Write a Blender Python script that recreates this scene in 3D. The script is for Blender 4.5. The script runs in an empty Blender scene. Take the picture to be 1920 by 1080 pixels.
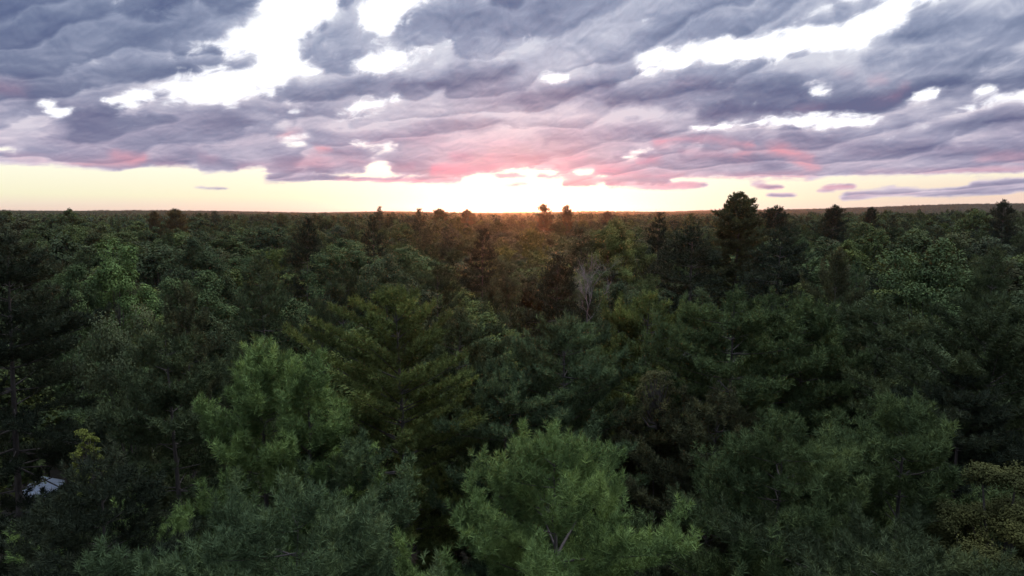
import bpy, math, random
import numpy as np
from mathutils import Vector, Matrix
R = math.radians
sc = bpy.context.scene
col = sc.collection

# ------------------------------------------------------------------ camera
CAM_Z = 26.0
FPX = 1280.0                      # focal length in pixels of a 1920 wide frame
HORIZON = 402.0
PITCH = math.atan((540 - HORIZON) / FPX)
ROLL = R(0.22)
cd = bpy.data.cameras.new("camera")
cam = bpy.data.objects.new("camera", cd)
col.objects.link(cam)
cd.sensor_width = 36.0
cd.lens = 36.0 * FPX / 1920.0
cd.clip_start = 0.1
cd.clip_end = 40000
cam.location = (0, 0, CAM_Z)
cam.matrix_world = Matrix.Translation((0, 0, CAM_Z)) @ Matrix.Rotation(-PITCH, 4, 'X') @ Matrix.Rotation(math.pi/2, 4, 'X') @ Matrix.Rotation(ROLL, 4, 'Z')
sc.camera = cam
CAMR = cam.matrix_world.to_3x3()

def ray(px, py):
    """direction of a point of the 1920x1080 view, scaled to unit ground distance"""
    d = CAMR @ Vector(((px - 960) / FPX, -(py - 540) / FPX, -1.0))
    return d / math.hypot(d.x, d.y)

def azel(px, py):
    d = ray(px, py)
    return math.degrees(math.atan2(d.x, d.y)), math.degrees(math.atan(d.z))

# ------------------------------------------------------------------ colour management, sampling
sc.view_settings.view_transform = 'Standard'
sc.view_settings.look = 'None'
sc.view_settings.exposure = 0.0
sc.view_settings.gamma = 1.0
cy = sc.cycles
cy.max_bounces = 5
cy.diffuse_bounces = 2
cy.glossy_bounces = 1
cy.transmission_bounces = 2
cy.volume_bounces = 0
cy.caustics_reflective = False
cy.caustics_refractive = False
cy.use_denoising = True

# ------------------------------------------------------------------ sky
SUN_AZ, SUN_EL = azel(985, 398)[0], 0.8
world = bpy.data.worlds.new("World")
sc.world = world
world.use_nodes = True
world.cycles.sampling_method = 'MANUAL'
world.cycles.sample_map_resolution = 512
nt = world.node_tree
nt.nodes.clear()

class NG:
    def __init__(s, nt): s.nt = nt; s.x = 0
    def node(s, t, **k):
        n = s.nt.nodes.new(t)
        s.x += 30; n.location = (s.x, (s.x * 7) % 900)
        for a, b in k.items(): setattr(n, a, b)
        return n
    def put(s, sock, v):
        if isinstance(v, bpy.types.NodeSocket): s.nt.links.new(v, sock)
        elif v is not None:
            if isinstance(v, (tuple, list)) and len(v) == 3 and sock.type == 'RGBA': v = (*v, 1)
            sock.default_value = v
    def m(s, op, a, b=None, c=None, clamp=False):
        n = s.node('ShaderNodeMath', operation=op, use_clamp=clamp)
        s.put(n.inputs[0], a); s.put(n.inputs[1], b)
        if c is not None: s.put(n.inputs[2], c)
        return n.outputs[0]
    def v(s, op, a, b=None, scale=None):
        n = s.node('ShaderNodeVectorMath', operation=op)
        s.put(n.inputs[0], a)
        if b is not None: s.put(n.inputs[1], b)
        if scale is not None: s.put(n.inputs['Scale'], scale)
        return n.outputs['Value'] if op in ('DOT_PRODUCT', 'LENGTH') else n.outputs[0]
    def sep(s, a):
        n = s.node('ShaderNodeSeparateXYZ'); s.put(n.inputs[0], a); return n.outputs
    def comb(s, x, y, z):
        n = s.node('ShaderNodeCombineXYZ')
        for i, q in enumerate((x, y, z)): s.put(n.inputs[i], q)
        return n.outputs[0]
    def mix(s, f, a, b, mode='MIX'):
        n = s.node('ShaderNodeMix', data_type='RGBA', blend_type=mode)
        s.put(n.inputs[0], f); s.put(n.inputs[6], a); s.put(n.inputs[7], b)
        return n.outputs[2]
    def step(s, x, a, b, lo=0.0, hi=1.0):
        n = s.node('ShaderNodeMapRange', interpolation_type='SMOOTHSTEP')
        s.put(n.inputs[0], x)
        for i, q in enumerate((a, b, lo, hi)): s.put(n.inputs[i+1], q)
        return n.outputs[0]
    def noise(s, vec, scale, detail=5, rough=0.55, dist=0.0, dim='3D', w=None, lac=2.0):
        n = s.node('ShaderNodeTexNoise', noise_dimensions=dim)
        s.put(n.inputs['Vector'], vec)
        if w is not None: s.put(n.inputs['W'], w)
        n.inputs['Scale'].default_value = scale; n.inputs['Detail'].default_value = detail
        n.inputs['Roughness'].default_value = rough; n.inputs['Distortion'].default_value = dist
        n.inputs['Lacunarity'].default_value = lac
        return n.outputs

g = NG(nt)
tc = g.node('ShaderNodeTexCoord').outputs['Generated']
dx, dy, dz = g.sep(tc)[0:3]
az = g.m('MULTIPLY', g.m('ARCTAN2', dx, dy), 57.29578)
el = g.m('MULTIPLY', g.m('ARCSINE', dz), 57.29578)
# cloud layer seen in perspective: a sheet overhead, foreshortened to the horizon
dzc = g.m('ADD', g.m('MAXIMUM', dz, 0.0), 0.10)
px_ = g.m('DIVIDE', dx, dzc); py_ = g.m('DIVIDE', dy, dzc)
sheet = g.comb(px_, py_, 0.0)
ae = g.comb(az, g.m('MULTIPLY', el, 1.7), 0.0)

# rows of the cloud field. Every row holds three curves over azimuth: openings, depth of the cloud, sunset colour
AZ0, AZ1, EL0, EL1 = -42.0, 42.0, -0.5, 20.5
NC, NR = 120, 42
def grid_pts():
    xs = np.linspace(AZ0, AZ1, NC); ys = np.exp(np.linspace(math.log(EL0 + 5), math.log(EL1 + 5), NR)) - 5
    return np.meshgrid(xs, ys)
GA, GE = grid_pts()
# angle -> view px (inverse of azel) for shaping the layout
_inv = np.array(CAMR.inverted())
dv = np.stack([np.sin(R(1)*GA)*np.cos(R(1)*GE), np.cos(R(1)*GA)*np.cos(R(1)*GE), np.sin(R(1)*GE)], -1) @ _inv.T
GX = 960 + FPX * dv[..., 0] / -dv[..., 2]
GY = 540 - FPX * dv[..., 1] / -dv[..., 2]

def poly_mask(poly, soft=6.0):
    P = np.array(poly, float); n = len(P)
    inside = np.zeros(GX.shape, bool); dist = np.full(GX.shape, 1e9)
    for i in range(n):
        a, b = P[i], P[(i+1) % n]
        c = ((a[1] > GY) != (b[1] > GY)) & (GX < (b[0]-a[0]) * (GY-a[1]) / (b[1]-a[1]+1e-9) + a[0])
        inside ^= c
        ab = b - a; t = np.clip(((GX-a[0])*ab[0] + (GY-a[1])*ab[1]) / (ab @ ab + 1e-9), 0, 1)
        dist = np.minimum(dist, np.hypot(GX-a[0]-t*ab[0], (GY-a[1]-t*ab[1])*1.3))
    sd = np.where(inside, dist, -dist)
    return 1 / (1 + np.exp(-np.clip(sd / soft, -30, 30)))
def stroke(pts, w, soft=None):
    P = np.array(pts, float); best = np.full(GX.shape, 1e9)
    for a, b in zip(P[:-1], P[1:]):
        ab = b - a; t = np.clip(((GX-a[0])*ab[0] + (GY-a[1])*ab[1]) / (ab @ ab + 1e-9), 0, 1)
        best = np.minimum(best, np.hypot((GX-a[0]-t*ab[0])*0.6, GY-a[1]-t*ab[1]))
    return np.exp(-(best / w) ** 2)

gaps = [
 [(350,112),(372,85),(410,68),(450,42),(492,18),(482,-30),(640,-30),(628,28),(600,35),(580,55),(556,85),(558,105),(570,122),(592,134),(566,150),(545,148),(520,165),(500,182),(480,176),(455,182),(430,196),(408,184),(370,184),(330,182),(318,168),(292,164),(340,156),(372,150),(388,142),(410,140),(440,136),(472,124),(482,106),(455,98),(430,118),(418,104),(402,88),(380,96)],
 [(668,34),(700,-30),(815,-30),(765,22),(745,30),(745,46),(725,62),(700,50)],
 [(668,126),(700,102),(740,90),(792,92),(765,106),(758,126),(720,131),(680,133)],
 [(188,186),(212,172),(270,170),(284,178),(235,196),(205,198)],
 [(98,206),(140,196),(162,190),(162,200),(130,216),(104,218)],
 [(638,206),(680,195),(740,181),(752,184),(690,206),(642,213)],
 [(538,193),(552,190),(560,206),(546,208)],
 [(655,268),(690,272),(740,276),(736,281),(690,280)],
 [(530,262),(570,260),(568,268),(532,268)],
 [(1185,112),(1240,86),(1350,62),(1470,66),(1490,52),(1570,48),(1600,38),(1650,18),(1690,-30),(1790,-30),(1765,10),(1730,15),(1710,30),(1690,55),(1642,70),(1620,84),(1590,94),(1500,90),(1470,110),(1410,110),(1360,121),(1310,118),(1262,133),(1212,136)],
 [(1192,34),(1215,24),(1222,30),(1200,40)],
 [(1500,28),(1540,20),(1562,20),(1540,34),(1510,36)],
 [(1395,232),(1440,218),(1480,222),(1550,214),(1655,214),(1605,236),(1510,243),(1480,235),(1430,236)],
 [(1296,238),(1380,226),(1400,230),(1340,242)],
 [(1690,188),(1730,170),(1764,167),(1745,186),(1710,190)],
 [(1818,177),(1860,160),(1878,160),(1836,179)],
 [(1798,197),(1832,188),(1960,166),(1960,196),(1880,194),(1820,204)],
 [(1515,168),(1550,158),(1546,174),(1520,174)],
 [(1155,148),(1190,142),(1188,150),(1160,154)],
 [(1008,148),(1056,141),(1050,150),(1012,153)],
 [(1162,300),(1190,284),(1206,274),(1216,279),(1192,299)],
 [(0,276),(30,274),(30,279),(0,281)],
 [(80,186),(100,184),(98,194),(84,196)],
 [(1640,-30),(1560,-30),(1600,8)],
 [(690,312),(712,304),(730,312),(735,326),(700,330),(684,324)],
]
band = [(-400,300),(0,304),(60,309),(150,313),(210,319),(280,312),(360,313),(378,322),(440,322),(480,308),(500,322),(540,330),(640,326),(700,322),(740,328),(860,332),(930,324),(980,318),(1040,322),(1100,318),(1140,335),(1250,336),(1330,334),(1450,336),(1560,331),(1720,328),(1920,320),(2400,312),(2400,470),(-400,470)]
C = np.ones(GX.shape)
C = np.minimum(C, 1 - poly_mask(band, 4.0))
for p_ in gaps: C = np.minimum(C, 1 - poly_mask(p_, 5.0 if np.ptp([q[1] for q in p_]) < 30 else 11.0))
C = np.maximum(C, 0.86*stroke([(402,98),(398,118)], 9)); C = np.maximum(C, 0.9*stroke([(438,122),(462,112)], 10))
C = np.maximum(C, 0.75*stroke([(510,104),(550,100)], 5))
lows = [([(930,330),(990,333)],4,.7), ([(1010,330),(1070,326)],5,.75), ([(500,336),(640,334),(760,339),(860,340)],4.5,.9), ([(1062,344),(1118,344)],4,.75), ([(1140,346),(1230,349),(1315,345)],6,.9),
        ([(1060,334),(1150,337),(1250,338)],6,.85), ([(940,348),(985,348)],3.5,.55), ([(1415,347),(1465,351)],3.5,.8), ([(1445,366),(1490,364)],3,.8),
        ([(1538,356),(1600,350)],4,.85), ([(1590,368),(1680,360),(1760,362),(1830,358),(1940,352)],8,1.0), ([(1650,352),(1680,350)],3,.7),
        ([(1840,348),(1960,340)],10,1.0), ([(372,352),(425,353)],2.5,.5), ([(1120,325),(1150,318)],4,.7)]
for p_, w_, k_ in lows: C = np.maximum(C, min(1.0, 1.25 * k_) * stroke(p_, w_ * 1.15))
# depth of the cloud: 0 thin and pale, 1 thick and slate
D = 0.44 + 0 * GX
darks = [([(-100,40),(120,40),(300,30)],70,.42), ([(140,138),(230,146),(330,125)],22,.34), ([(-60,150),(60,158)],40,.35), ([(330,20),(420,10)],30,.15),
 ([(60,188),(130,190)],12,.25), ([(180,210),(330,218),(430,222)],32,.3), ([(120,250),(260,280),(330,286)],26,.25), ([(560,190),(640,165),(700,150)],22,.3),
 ([(600,80),(650,110)],22,.15), ([(740,30),(860,20),(1000,12)],22,.35), ([(860,45),(960,44)],10,.25), ([(760,160),(860,155),(960,132)],15,.5), ([(990,180),(1080,170),(1140,160)],13,.42),
 ([(1170,190),(1240,182),(1340,165),(1480,152)],15,.5), ([(1260,205),(1330,200),(1420,185),(1600,165)],12,.35), ([(1330,215),(1480,208),(1640,196),(1690,180),(1790,160),(1940,148)],13,.62),
 ([(1500,188),(1640,180)],8,.3), ([(1640,60),(1760,70),(1940,52)],12,.3), ([(1640,120),(1800,110),(1940,100)],14,.28), ([(1200,70),(1260,50),(1330,30)],14,.2),
 ([(960,70),(1100,40)],15,.2), ([(1480,262),(1640,280),(1800,285),(1940,280)],14,.35), ([(1700,238),(1940,225)],16,.2), ([(880,300),(1000,300)],20,.1), ([(1290,295),(1400,300),(1460,310)],10,.3),
 ([(820,230),(900,245)],10,.15), ([(400,300),(470,312)],10,.2), ([(530,300),(600,318)],12,.25), ([(1240,250),(1420,252)],8,.15)]
for p_, w_, k_ in darks: D = D + 1.2 * k_ * stroke(p_, w_)
pales = [([(700,215),(860,205),(960,215)],14,.3), ([(640,240),(760,235)],14,.2), ([(960,225),(1180,210),(1290,215)],15,.3), ([(980,125),(1100,115)],18,.3), ([(900,110),(1000,90)],12,.25),
 ([(1290,175),(1330,190)],6,.1), ([(1330,155),(1500,130),(1600,110)],8,.2), ([(1700,95),(1940,78)],8,.2), ([(1500,100),(1560,100)],10,.25), ([(850,262),(1000,258)],12,.2),
 ([(1650,212),(1800,215)],8,.2), ([(240,200),(300,190)],10,.1), ([(190,150),(300,160)],8,.2), ([(1100,270),(1200,255)],12,.15), ([(1250,240),(1400,245)],8,.25), ([(30,228),(90,240)],12,.2),
 ([(460,215),(540,230)],14,.15), ([(1280,130),(1480,118)],6,.2), ([(1700,0),(1880,10)],22,.1)]
for p_, w_, k_ in pales: D = D - 1.2 * k_ * stroke(p_, w_)
# sunset colour in the cloud
S = 0 * GX + 0.10 * np.clip((GY - 130) / 150, 0, 1)
pinks = [([(820,322),(960,320),(1060,322)],13,.95), ([(860,300),(960,304),(1080,302)],18,.42), ([(1120,325),(1300,332),(1500,330)],9,.75), ([(1235,268),(1330,262),(1400,272)],7,.9), ([(1380,290),(1410,285)],7,.8),
 ([(1450,280),(1500,296),(1520,315)],12,.85), ([(1200,305),(1230,300)],9,.6), ([(215,292),(270,296)],9,.85), ([(300,308),(350,310)],6,.7), ([(380,298),(400,298)],8,.6), ([(540,256),(560,254)],8,.8), ([(590,284),(610,280)],7,.7),
 ([(20,292),(160,304),(260,306)],9,.5), ([(460,312),(640,300),(760,318)],14,.45), ([(640,335),(800,340)],6,.7), ([(1140,347),(1310,347)],8,.7), ([(1060,340),(1110,344)],8,.6), ([(1420,350),(1600,352)],8,.6),
 ([(1700,160),(1640,148),(1580,140)],4,.35), ([(1590,178),(1680,176)],4,.5), ([(1840,295),(1940,290)],7,.6), ([(1260,152),(1330,148)],4,.3), ([(700,262),(960,268)],24,.2), ([(1600,330),(1920,316)],6,.45), ([(1500,203),(1540,200)],4,.4),
 ([(1600,366),(1720,362)],8,.25), ([(-60,160),(30,170)],14,.25), ([(1080,310),(1200,318)],12,.4), ([(1290,280),(1400,300)],14,.3)]
for p_, w_, k_ in pinks: S = np.maximum(S, k_ * stroke(p_, w_))
D = np.clip(D, 0, 1.15) / 1.2; S = np.clip(S, 0, 1)

# drifting of the field by noise gives the ragged edges
w1 = g.noise(ae, 0.16, 4, 0.6)[1]
w2 = g.noise(ae, 0.75, 5, 0.62)[1]
wv = g.v('ADD', g.v('SCALE', g.v('SUBTRACT', w1, (0.5, 0.5, 0.5)), scale=1.6), g.v('SCALE', g.v('SUBTRACT', w2, (0.5, 0.5, 0.5)), scale=1.1))
# the drift dies away close to the horizon
wk = g.step(el, 0.5, 6.0, 0.25, 1.0)
wx, wy, _ = g.sep(g.v('SCALE', wv, scale=wk))[0:3]
azw = g.m('ADD', az, g.m('MULTIPLY', wx, 1.0)); elw = g.m('ADD', el, g.m('MULTIPLY', wy, 0.55))
fx = g.m('DIVIDE', g.m('SUBTRACT', azw, AZ0), AZ1 - AZ0, clamp=True)
elg = g.m('LOGARITHM', g.m('ADD', g.m('MAXIMUM', elw, EL0), 5.0), math.e)
fy = g.m('MULTIPLY', g.m('DIVIDE', g.m('SUBTRACT', elg, math.log(EL0 + 5)), math.log(EL1 + 5) - math.log(EL0 + 5), clamp=True), NR - 1)
fvec = g.comb(fx, fx, fx)
acc = None
for r_ in range(NR):
    n = g.node('ShaderNodeRGBCurve')
    for ci, F in enumerate((C, D, S)):
        cv = n.mapping.curves[ci]; row = F[r_]
        pts = [(i / (NC-1), float(np.clip(row[i], 0, 1))) for i in range(NC)]
        cv.points[0].location = pts[0]; cv.points[1].location = pts[-1]
        keep = [i for i in range(1, NC-1) if abs(2*pts[i][1] - pts[i-1][1] - pts[i+1][1]) > 0.006 or i % 8 == 0]
        for i in keep: cv.points.new(*pts[i])
        for p_ in cv.points: p_.handle_type = 'AUTO_CLAMPED'
    n.mapping.update()
    g.put(n.inputs[1], fvec)
    wgt = g.m('SUBTRACT', 1.0, g.m('ABSOLUTE', g.m('SUBTRACT', fy, float(r_))), clamp=True)
    t = g.v('SCALE', n.outputs[0], scale=wgt)
    acc = t if acc is None else g.v('ADD', acc, t)
fC, fD, fS = g.sep(acc)[0:3]

# open sky beyond the framed part: broken cloud of the same kind
far = g.noise(sheet, 0.55, 6, 0.55, 0.3)[0]
farD = g.noise(sheet, 1.3, 5, 0.55, 0.3)[0]
inx = g.m('MULTIPLY', g.step(g.m('ABSOLUTE', az), 39.0, 43.0, 1.0, 0.0), g.step(el, 18.5, 21.5, 1.0, 0.0))
cloudC = g.m('MULTIPLY', g.step(far, 0.40, 0.50), g.step(el, 4.0, 5.0))
def lerp(a, b, f): return g.m('ADD', g.m('MULTIPLY', a, g.m('SUBTRACT', 1.0, f)), g.m('MULTIPLY', b, f))
fC = lerp(cloudC, fC, inx); fD = lerp(g.step(farD, 0.3, 0.7, 0.15, 0.85), fD, inx); fS = g.m('MULTIPLY', fS, inx)

# billows: puffs, and long streaks combed from lower left to upper right
rot = R(-9)
ca, sa = math.cos(rot), math.sin(rot)
elq = g.m('MULTIPLY', g.m('LOGARITHM', g.m('ADD', g.m('MAXIMUM', el, 0.0), 4.0), 2.718), 10.0)     # flatter and finer towards the horizon
sx_ = g.m('ADD', g.m('MULTIPLY', az, ca), g.m('MULTIPLY', elq, -sa)); sy_ = g.m('ADD', g.m('MULTIPLY', az, sa), g.m('MULTIPLY', elq, ca))
st = g.comb(g.m('MULTIPLY', sx_, 0.26), g.m('MULTIPLY', sy_, 1.0), 3.0)
n1 = g.noise(st, 0.5, 6, 0.48, 0.5)[0]
puff = g.comb(g.m('MULTIPLY', sx_, 0.36), sy_, 7.0)
n2 = g.noise(puff, 0.34, 8, 0.5, 0.4)[0]
n3 = g.noise(puff, 1.5, 6, 0.56, 0.5)[0]
up = g.v('ADD', puff, (0.12, 0.42, 0.0))
n2u = g.noise(up, 0.34, 6, 0.5, 0.4)[0]
n3u = g.noise(g.v('ADD', puff, (0.04, 0.16, 0.0)), 1.5, 4, 0.52, 0.5)[0]
relief = g.m('ADD', g.m('MULTIPLY', g.m('SUBTRACT', n2, n2u), 1.15), g.m('MULTIPLY', g.m('SUBTRACT', n3, n3u), 0.55))
# coverage with ragged edge
amp = g.step(el, 0.5, 6.0, 0.5, 1.0)
cov = g.m('ADD', fC, g.m('MULTIPLY', g.m('MULTIPLY', g.m('SUBTRACT', n2, 0.5), 1.0), amp))
cov = g.m('ADD', cov, g.m('MULTIPLY', g.m('MULTIPLY', g.m('SUBTRACT', n3, 0.5), 1.25), amp))
alpha = g.step(cov, 0.20, 0.70)
# thickness: edge of cloud is pale
thick = g.m('ADD', fD, g.m('MULTIPLY', g.m('SUBTRACT', n1, 0.5), 0.5))
thick = g.m('ADD', thick, g.m('MULTIPLY', g.m('SUBTRACT', n2, 0.5), 0.35))
thick = g.m('ADD', thick, g.m('MULTIPLY', g.m('SUBTRACT', n3, 0.5), 0.15))
thick = g.m('SUBTRACT', thick, relief)
# rolls one behind the other: each dark along its base, paler towards its top
n0 = g.noise(g.comb(g.m('MULTIPLY', sx_, 0.35), sy_, 11.0), 0.16, 3, 0.5, 0.2)[0]
lv = g.m('ADD', g.m('ADD', g.m('MULTIPLY', sy_, 0.52), g.m('MULTIPLY', g.m('SUBTRACT', n0, 0.5), 5.0)), g.m('ADD', g.m('MULTIPLY', g.m('SUBTRACT', n2, 0.5), 1.1), g.m('MULTIPLY', g.m('SUBTRACT', n3, 0.5), 0.5)))
fr = g.m('FRACT', lv)
roll = g.m('SUBTRACT', g.m('MULTIPLY', g.step(fr, 0.0, 0.2), g.m('POWER', g.m('SUBTRACT', 1.0, fr), 0.8)), 0.42)
thick = g.m('ADD', thick, g.m('MULTIPLY', roll, 0.42))
thick = g.m('SUBTRACT', thick, g.step(cov, 0.45, 0.9, 0.35, 0.0))
ramp = g.node('ShaderNodeValToRGB'); cr = ramp.color_ramp
def srgb(*c): return tuple(((v/255)/12.92 if v/255 <= 0.04045 else ((v/255+0.055)/1.055)**2.4) for v in c) + (1,)
stops = [(0.0,(218,216,227)), (0.2,(192,192,209)), (0.45,(155,160,184)), (0.72,(122,131,159)), (1.0,(96,106,140))]
cr.elements[0].position = 0; cr.elements[0].color = srgb(*stops[0][1])
cr.elements[1].position = 1; cr.elements[1].color = srgb(*stops[-1][1])
for p_, c_ in stops[1:-1]:
    e = cr.elements.new(p_); e.color = srgb(*c_)
g.put(ramp.inputs[0], thick)
cloud = ramp.outputs[0]
# warmer, more violet towards the horizon
low = g.step(el, 2.0, 10.0, 1.0, 0.0)
cloud = g.mix(g.m('MULTIPLY', low, 0.8), cloud, (1.03, 0.96, 1.0), 'MULTIPLY')
cloud = g.mix(g.step(el, 7.0, 14.0, 0.0, 0.8), cloud, (0.92, 1.0, 1.03), 'MULTIPLY')
pk = g.m('MULTIPLY', fS, g.step(g.m('ADD', g.m('ADD', n2, g.m('MULTIPLY', n3, 0.4)), g.m('MULTIPLY', roll, -0.35)), 0.5, 0.95, 0.45, 1.25), clamp=True)
dsun = g.step(g.m('ABSOLUTE', g.m('SUBTRACT', az, SUN_AZ)), 0.0, 18.0, 1.0, 0.0)
pinkc = g.mix(dsun, srgb(238,160,172)[:3], srgb(222,122,170)[:3])
cloud = g.mix(pk, cloud, g.mix(0.22, pinkc, cloud))
# behind the clouds: physical sky, with the glow of the low sun
sky = g.node('ShaderNodeTexSky', sky_type='NISHITA', sun_disc=False)
sky.sun_elevation = R(SUN_EL); sky.sun_rotation = R(SUN_AZ); sky.altitude = 50; sky.air_density = 1.0; sky.dust_density = 2.0; sky.ozone_density = 1.0
SKYGAIN = 0.12
hr = g.node('ShaderNodeValToRGB'); cr = hr.color_ramp
hs = [(0.0,(0.90,0.68,0.56)), (0.08,(0.94,0.80,0.63)), (0.2,(0.96,0.93,0.66)), (0.45,(1.0,0.99,0.78)), (0.8,(1.12,1.11,1.04)), (1.0,(1.28,1.30,1.34))]
cr.elements[0].position = 0; cr.elements[0].color = (*hs[0][1], 1)
cr.elements[1].position = 1; cr.elements[1].color = (*hs[-1][1], 1)
for p_, c_ in hs[1:-1]:
    e = cr.elements.new(p_); e.color = (*c_, 1)
g.put(hr.inputs[0], g.m('DIVIDE', el, 6.5, clamp=True))
glow = g.m('MULTIPLY', g.m('POWER', 2.718, g.m('MULTIPLY', g.m('POWER', g.m('DIVIDE', g.m('SUBTRACT', az, SUN_AZ), 13.0), 2.0), -1.0)), g.m('POWER', 2.718, g.m('DIVIDE', g.m('MAXIMUM', el, 0.0), -9.0)))
rightside = g.m('MULTIPLY', g.step(az, 15.0, 38.0), g.step(el, 1.0, 4.0, 1.0, 0.0))
base = g.mix(g.m('MULTIPLY', rightside, 0.8), hr.outputs[0], (0.92, 0.66, 0.56))
physical = g.v('SCALE', sky.outputs[0], scale=0.012)
openc = g.v('ADD', base, physical)
openc = g.v('ADD', openc, g.v('SCALE', g.comb(1.0, 0.98, 0.92), scale=g.m('MULTIPLY', glow, 0.5)))
# away from the sunset the open sky is a plain evening blue
back = g.step(dy, 0.55, -0.2)
openc = g.mix(back, openc, (0.88, 0.95, 1.08))
cloud = g.mix(g.m('MULTIPLY', back, 0.7), cloud, g.mix(0.55, cloud, (0.13, 0.15, 0.22)))
# light of the glow leaks through the cloud near the sun
cloud = g.v('ADD', cloud, g.v('SCALE', g.comb(1.0, 0.62, 0.66), scale=g.m('MULTIPLY', g.m('MULTIPLY', glow, g.step(el, 6.0, 2.5)), 0.04)))
skyc = g.mix(alpha, openc, cloud)
# overhead sky, out of view, boosted to light the treetops and deepen the gaps
skyc = g.v('SCALE', skyc, scale=g.step(el, 24.0, 72.0, 1.0, 8.0))
# below the horizon: dark land
skyc = g.mix(g.step(el, 0.0, -1.0), skyc, (0.02, 0.022, 0.02))
bg = g.node('ShaderNodeBackground')
g.put(bg.inputs[0], skyc); bg.inputs[1].default_value = 1.0
out = g.node('ShaderNodeOutputWorld'); nt.links.new(bg.outputs[0], out.inputs[0])
# ------------------------------------------------------------------ sun: at the tree line, straight ahead, red and weak
sl = bpy.data.lights.new("sun", 'SUN')
sl.energy = 4.5; sl.angle = R(0.6); sl.color = (1.0, 0.30, 0.10)
so = bpy.data.objects.new("sun", sl); col.objects.link(so)
sd = Vector((math.sin(R(SUN_AZ))*math.cos(R(SUN_EL)), math.cos(R(SUN_AZ))*math.cos(R(SUN_EL)), math.sin(R(SUN_EL))))
so.rotation_euler = sd.to_track_quat('Z', 'Y').to_euler()

# ------------------------------------------------------------------ helpers
rng = np.random.default_rng(11)
UP = np.array([0, 0, 1.0])
def nrm(a): return a / (np.linalg.norm(a, axis=-1, keepdims=True) + 1e-9)
def tag(o, label=None, cat=None, group=None, kind=None):
    for k, v_ in (('label', label), ('category', cat), ('group', group), ('kind', kind)):
        if v_: o[k] = v_
    return o
def mesh_from(name, V, F, attrs=None, mat=None, smooth=False):
    """V (n,3), F (m,k) all faces with k corners"""
    me = bpy.data.meshes.new(name)
    V = np.ascontiguousarray(V, np.float32); F = np.ascontiguousarray(F, np.int32)
    m, k = F.shape
    me.vertices.add(len(V)); me.vertices.foreach_set('co', V.ravel())
    me.loops.add(m*k); me.loops.foreach_set('vertex_index', F.ravel())
    me.polygons.add(m); me.polygons.foreach_set('loop_start', np.arange(0, m*k, k, dtype=np.int32))
    try: me.polygons.foreach_set('loop_total', np.full(m, k, np.int32))
    except Exception: pass
    me.update(calc_edges=True)
    if smooth: me.polygons.foreach_set('use_smooth', np.ones(m, bool))
    for n_, a in (attrs or {}).items():
        at = me.attributes.new(n_, 'FLOAT', 'POINT'); at.data.foreach_set('value', np.ascontiguousarray(a, np.float32))
    if mat: me.materials.append(mat)
    return me

# ------------------------------------------------------------------ materials
def material(name):
    m = bpy.data.materials.new(name); m.use_nodes = True; m.node_tree.nodes.clear(); return m, NG(m.node_tree)
def finish(g_, sh):
    o = g_.node('ShaderNodeOutputMaterial'); g_.put(o.inputs[0], sh)
def foliage_material(name, per_object=True, trans=0.08):
    m, h = material(name)
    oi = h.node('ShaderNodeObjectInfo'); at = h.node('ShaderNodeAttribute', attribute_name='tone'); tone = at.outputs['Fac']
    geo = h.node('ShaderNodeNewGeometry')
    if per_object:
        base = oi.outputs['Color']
    else:
        cr = h.node('ShaderNodeValToRGB'); c = cr.color_ramp
        tones = [(0.0,(0.030,0.046,0.024)),(0.2,(0.046,0.066,0.028)),(0.38,(0.027,0.038,0.024)),(0.55,(0.054,0.078,0.030)),(0.7,(0.050,0.058,0.032)),(0.85,(0.034,0.052,0.034)),(1.0,(0.062,0.086,0.032))]
        c.elements[0].color = (*tones[0][1],1); c.elements[1].color = (*tones[-1][1],1)
        for p_, c_ in tones[1:-1]:
            e = c.elements.new(p_); e.color = (*c_,1)
        at2 = h.node('ShaderNodeAttribute', attribute_name='treeid')
        h.put(cr.inputs[0], h.m('FRACT', h.m('ADD', oi.outputs['Random'], at2.outputs['Fac'])))
        base = cr.outputs[0]
    tcn = h.node('ShaderNodeTexCoord')
    nz = h.noise(tcn.outputs['Object'], 0.8, 3, 0.6)[0]
    val = h.m('MULTIPLY', h.m('ADD', 0.62, h.m('MULTIPLY', tone, 0.76)), h.step(nz, 0.3, 0.7, 0.78, 1.22))
    c1 = h.v('MULTIPLY', h.v('SCALE', base, scale=val), (1.02, 1.0, 0.92))
    warm = h.v('MULTIPLY', c1, (1.22, 1.06, 0.85))
    c2 = h.mix(h.step(h.m('ADD', nz, h.m('MULTIPLY', tone, 0.3)), 0.55, 0.95, 0.0, 0.7), c1, warm)
    p = h.node('ShaderNodeBsdfPrincipled'); h.put(p.inputs['Base Color'], c2); p.inputs['Roughness'].default_value = 0.9
    p.inputs['Specular IOR Level'].default_value = 0.04
    t = h.node('ShaderNodeBsdfTranslucent'); h.put(t.inputs[0], h.v('MULTIPLY', c2, (1.5, 1.2, 0.7)))
    mx = h.node('ShaderNodeMixShader'); mx.inputs[0].default_value = trans
    h.put(mx.inputs[1], p.outputs[0]); h.put(mx.inputs[2], t.outputs[0])
    finish(h, mx.outputs[0]); return m
M_needle = foliage_material('foliage')
M_wood_far = foliage_material('wood_foliage', False)
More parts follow.
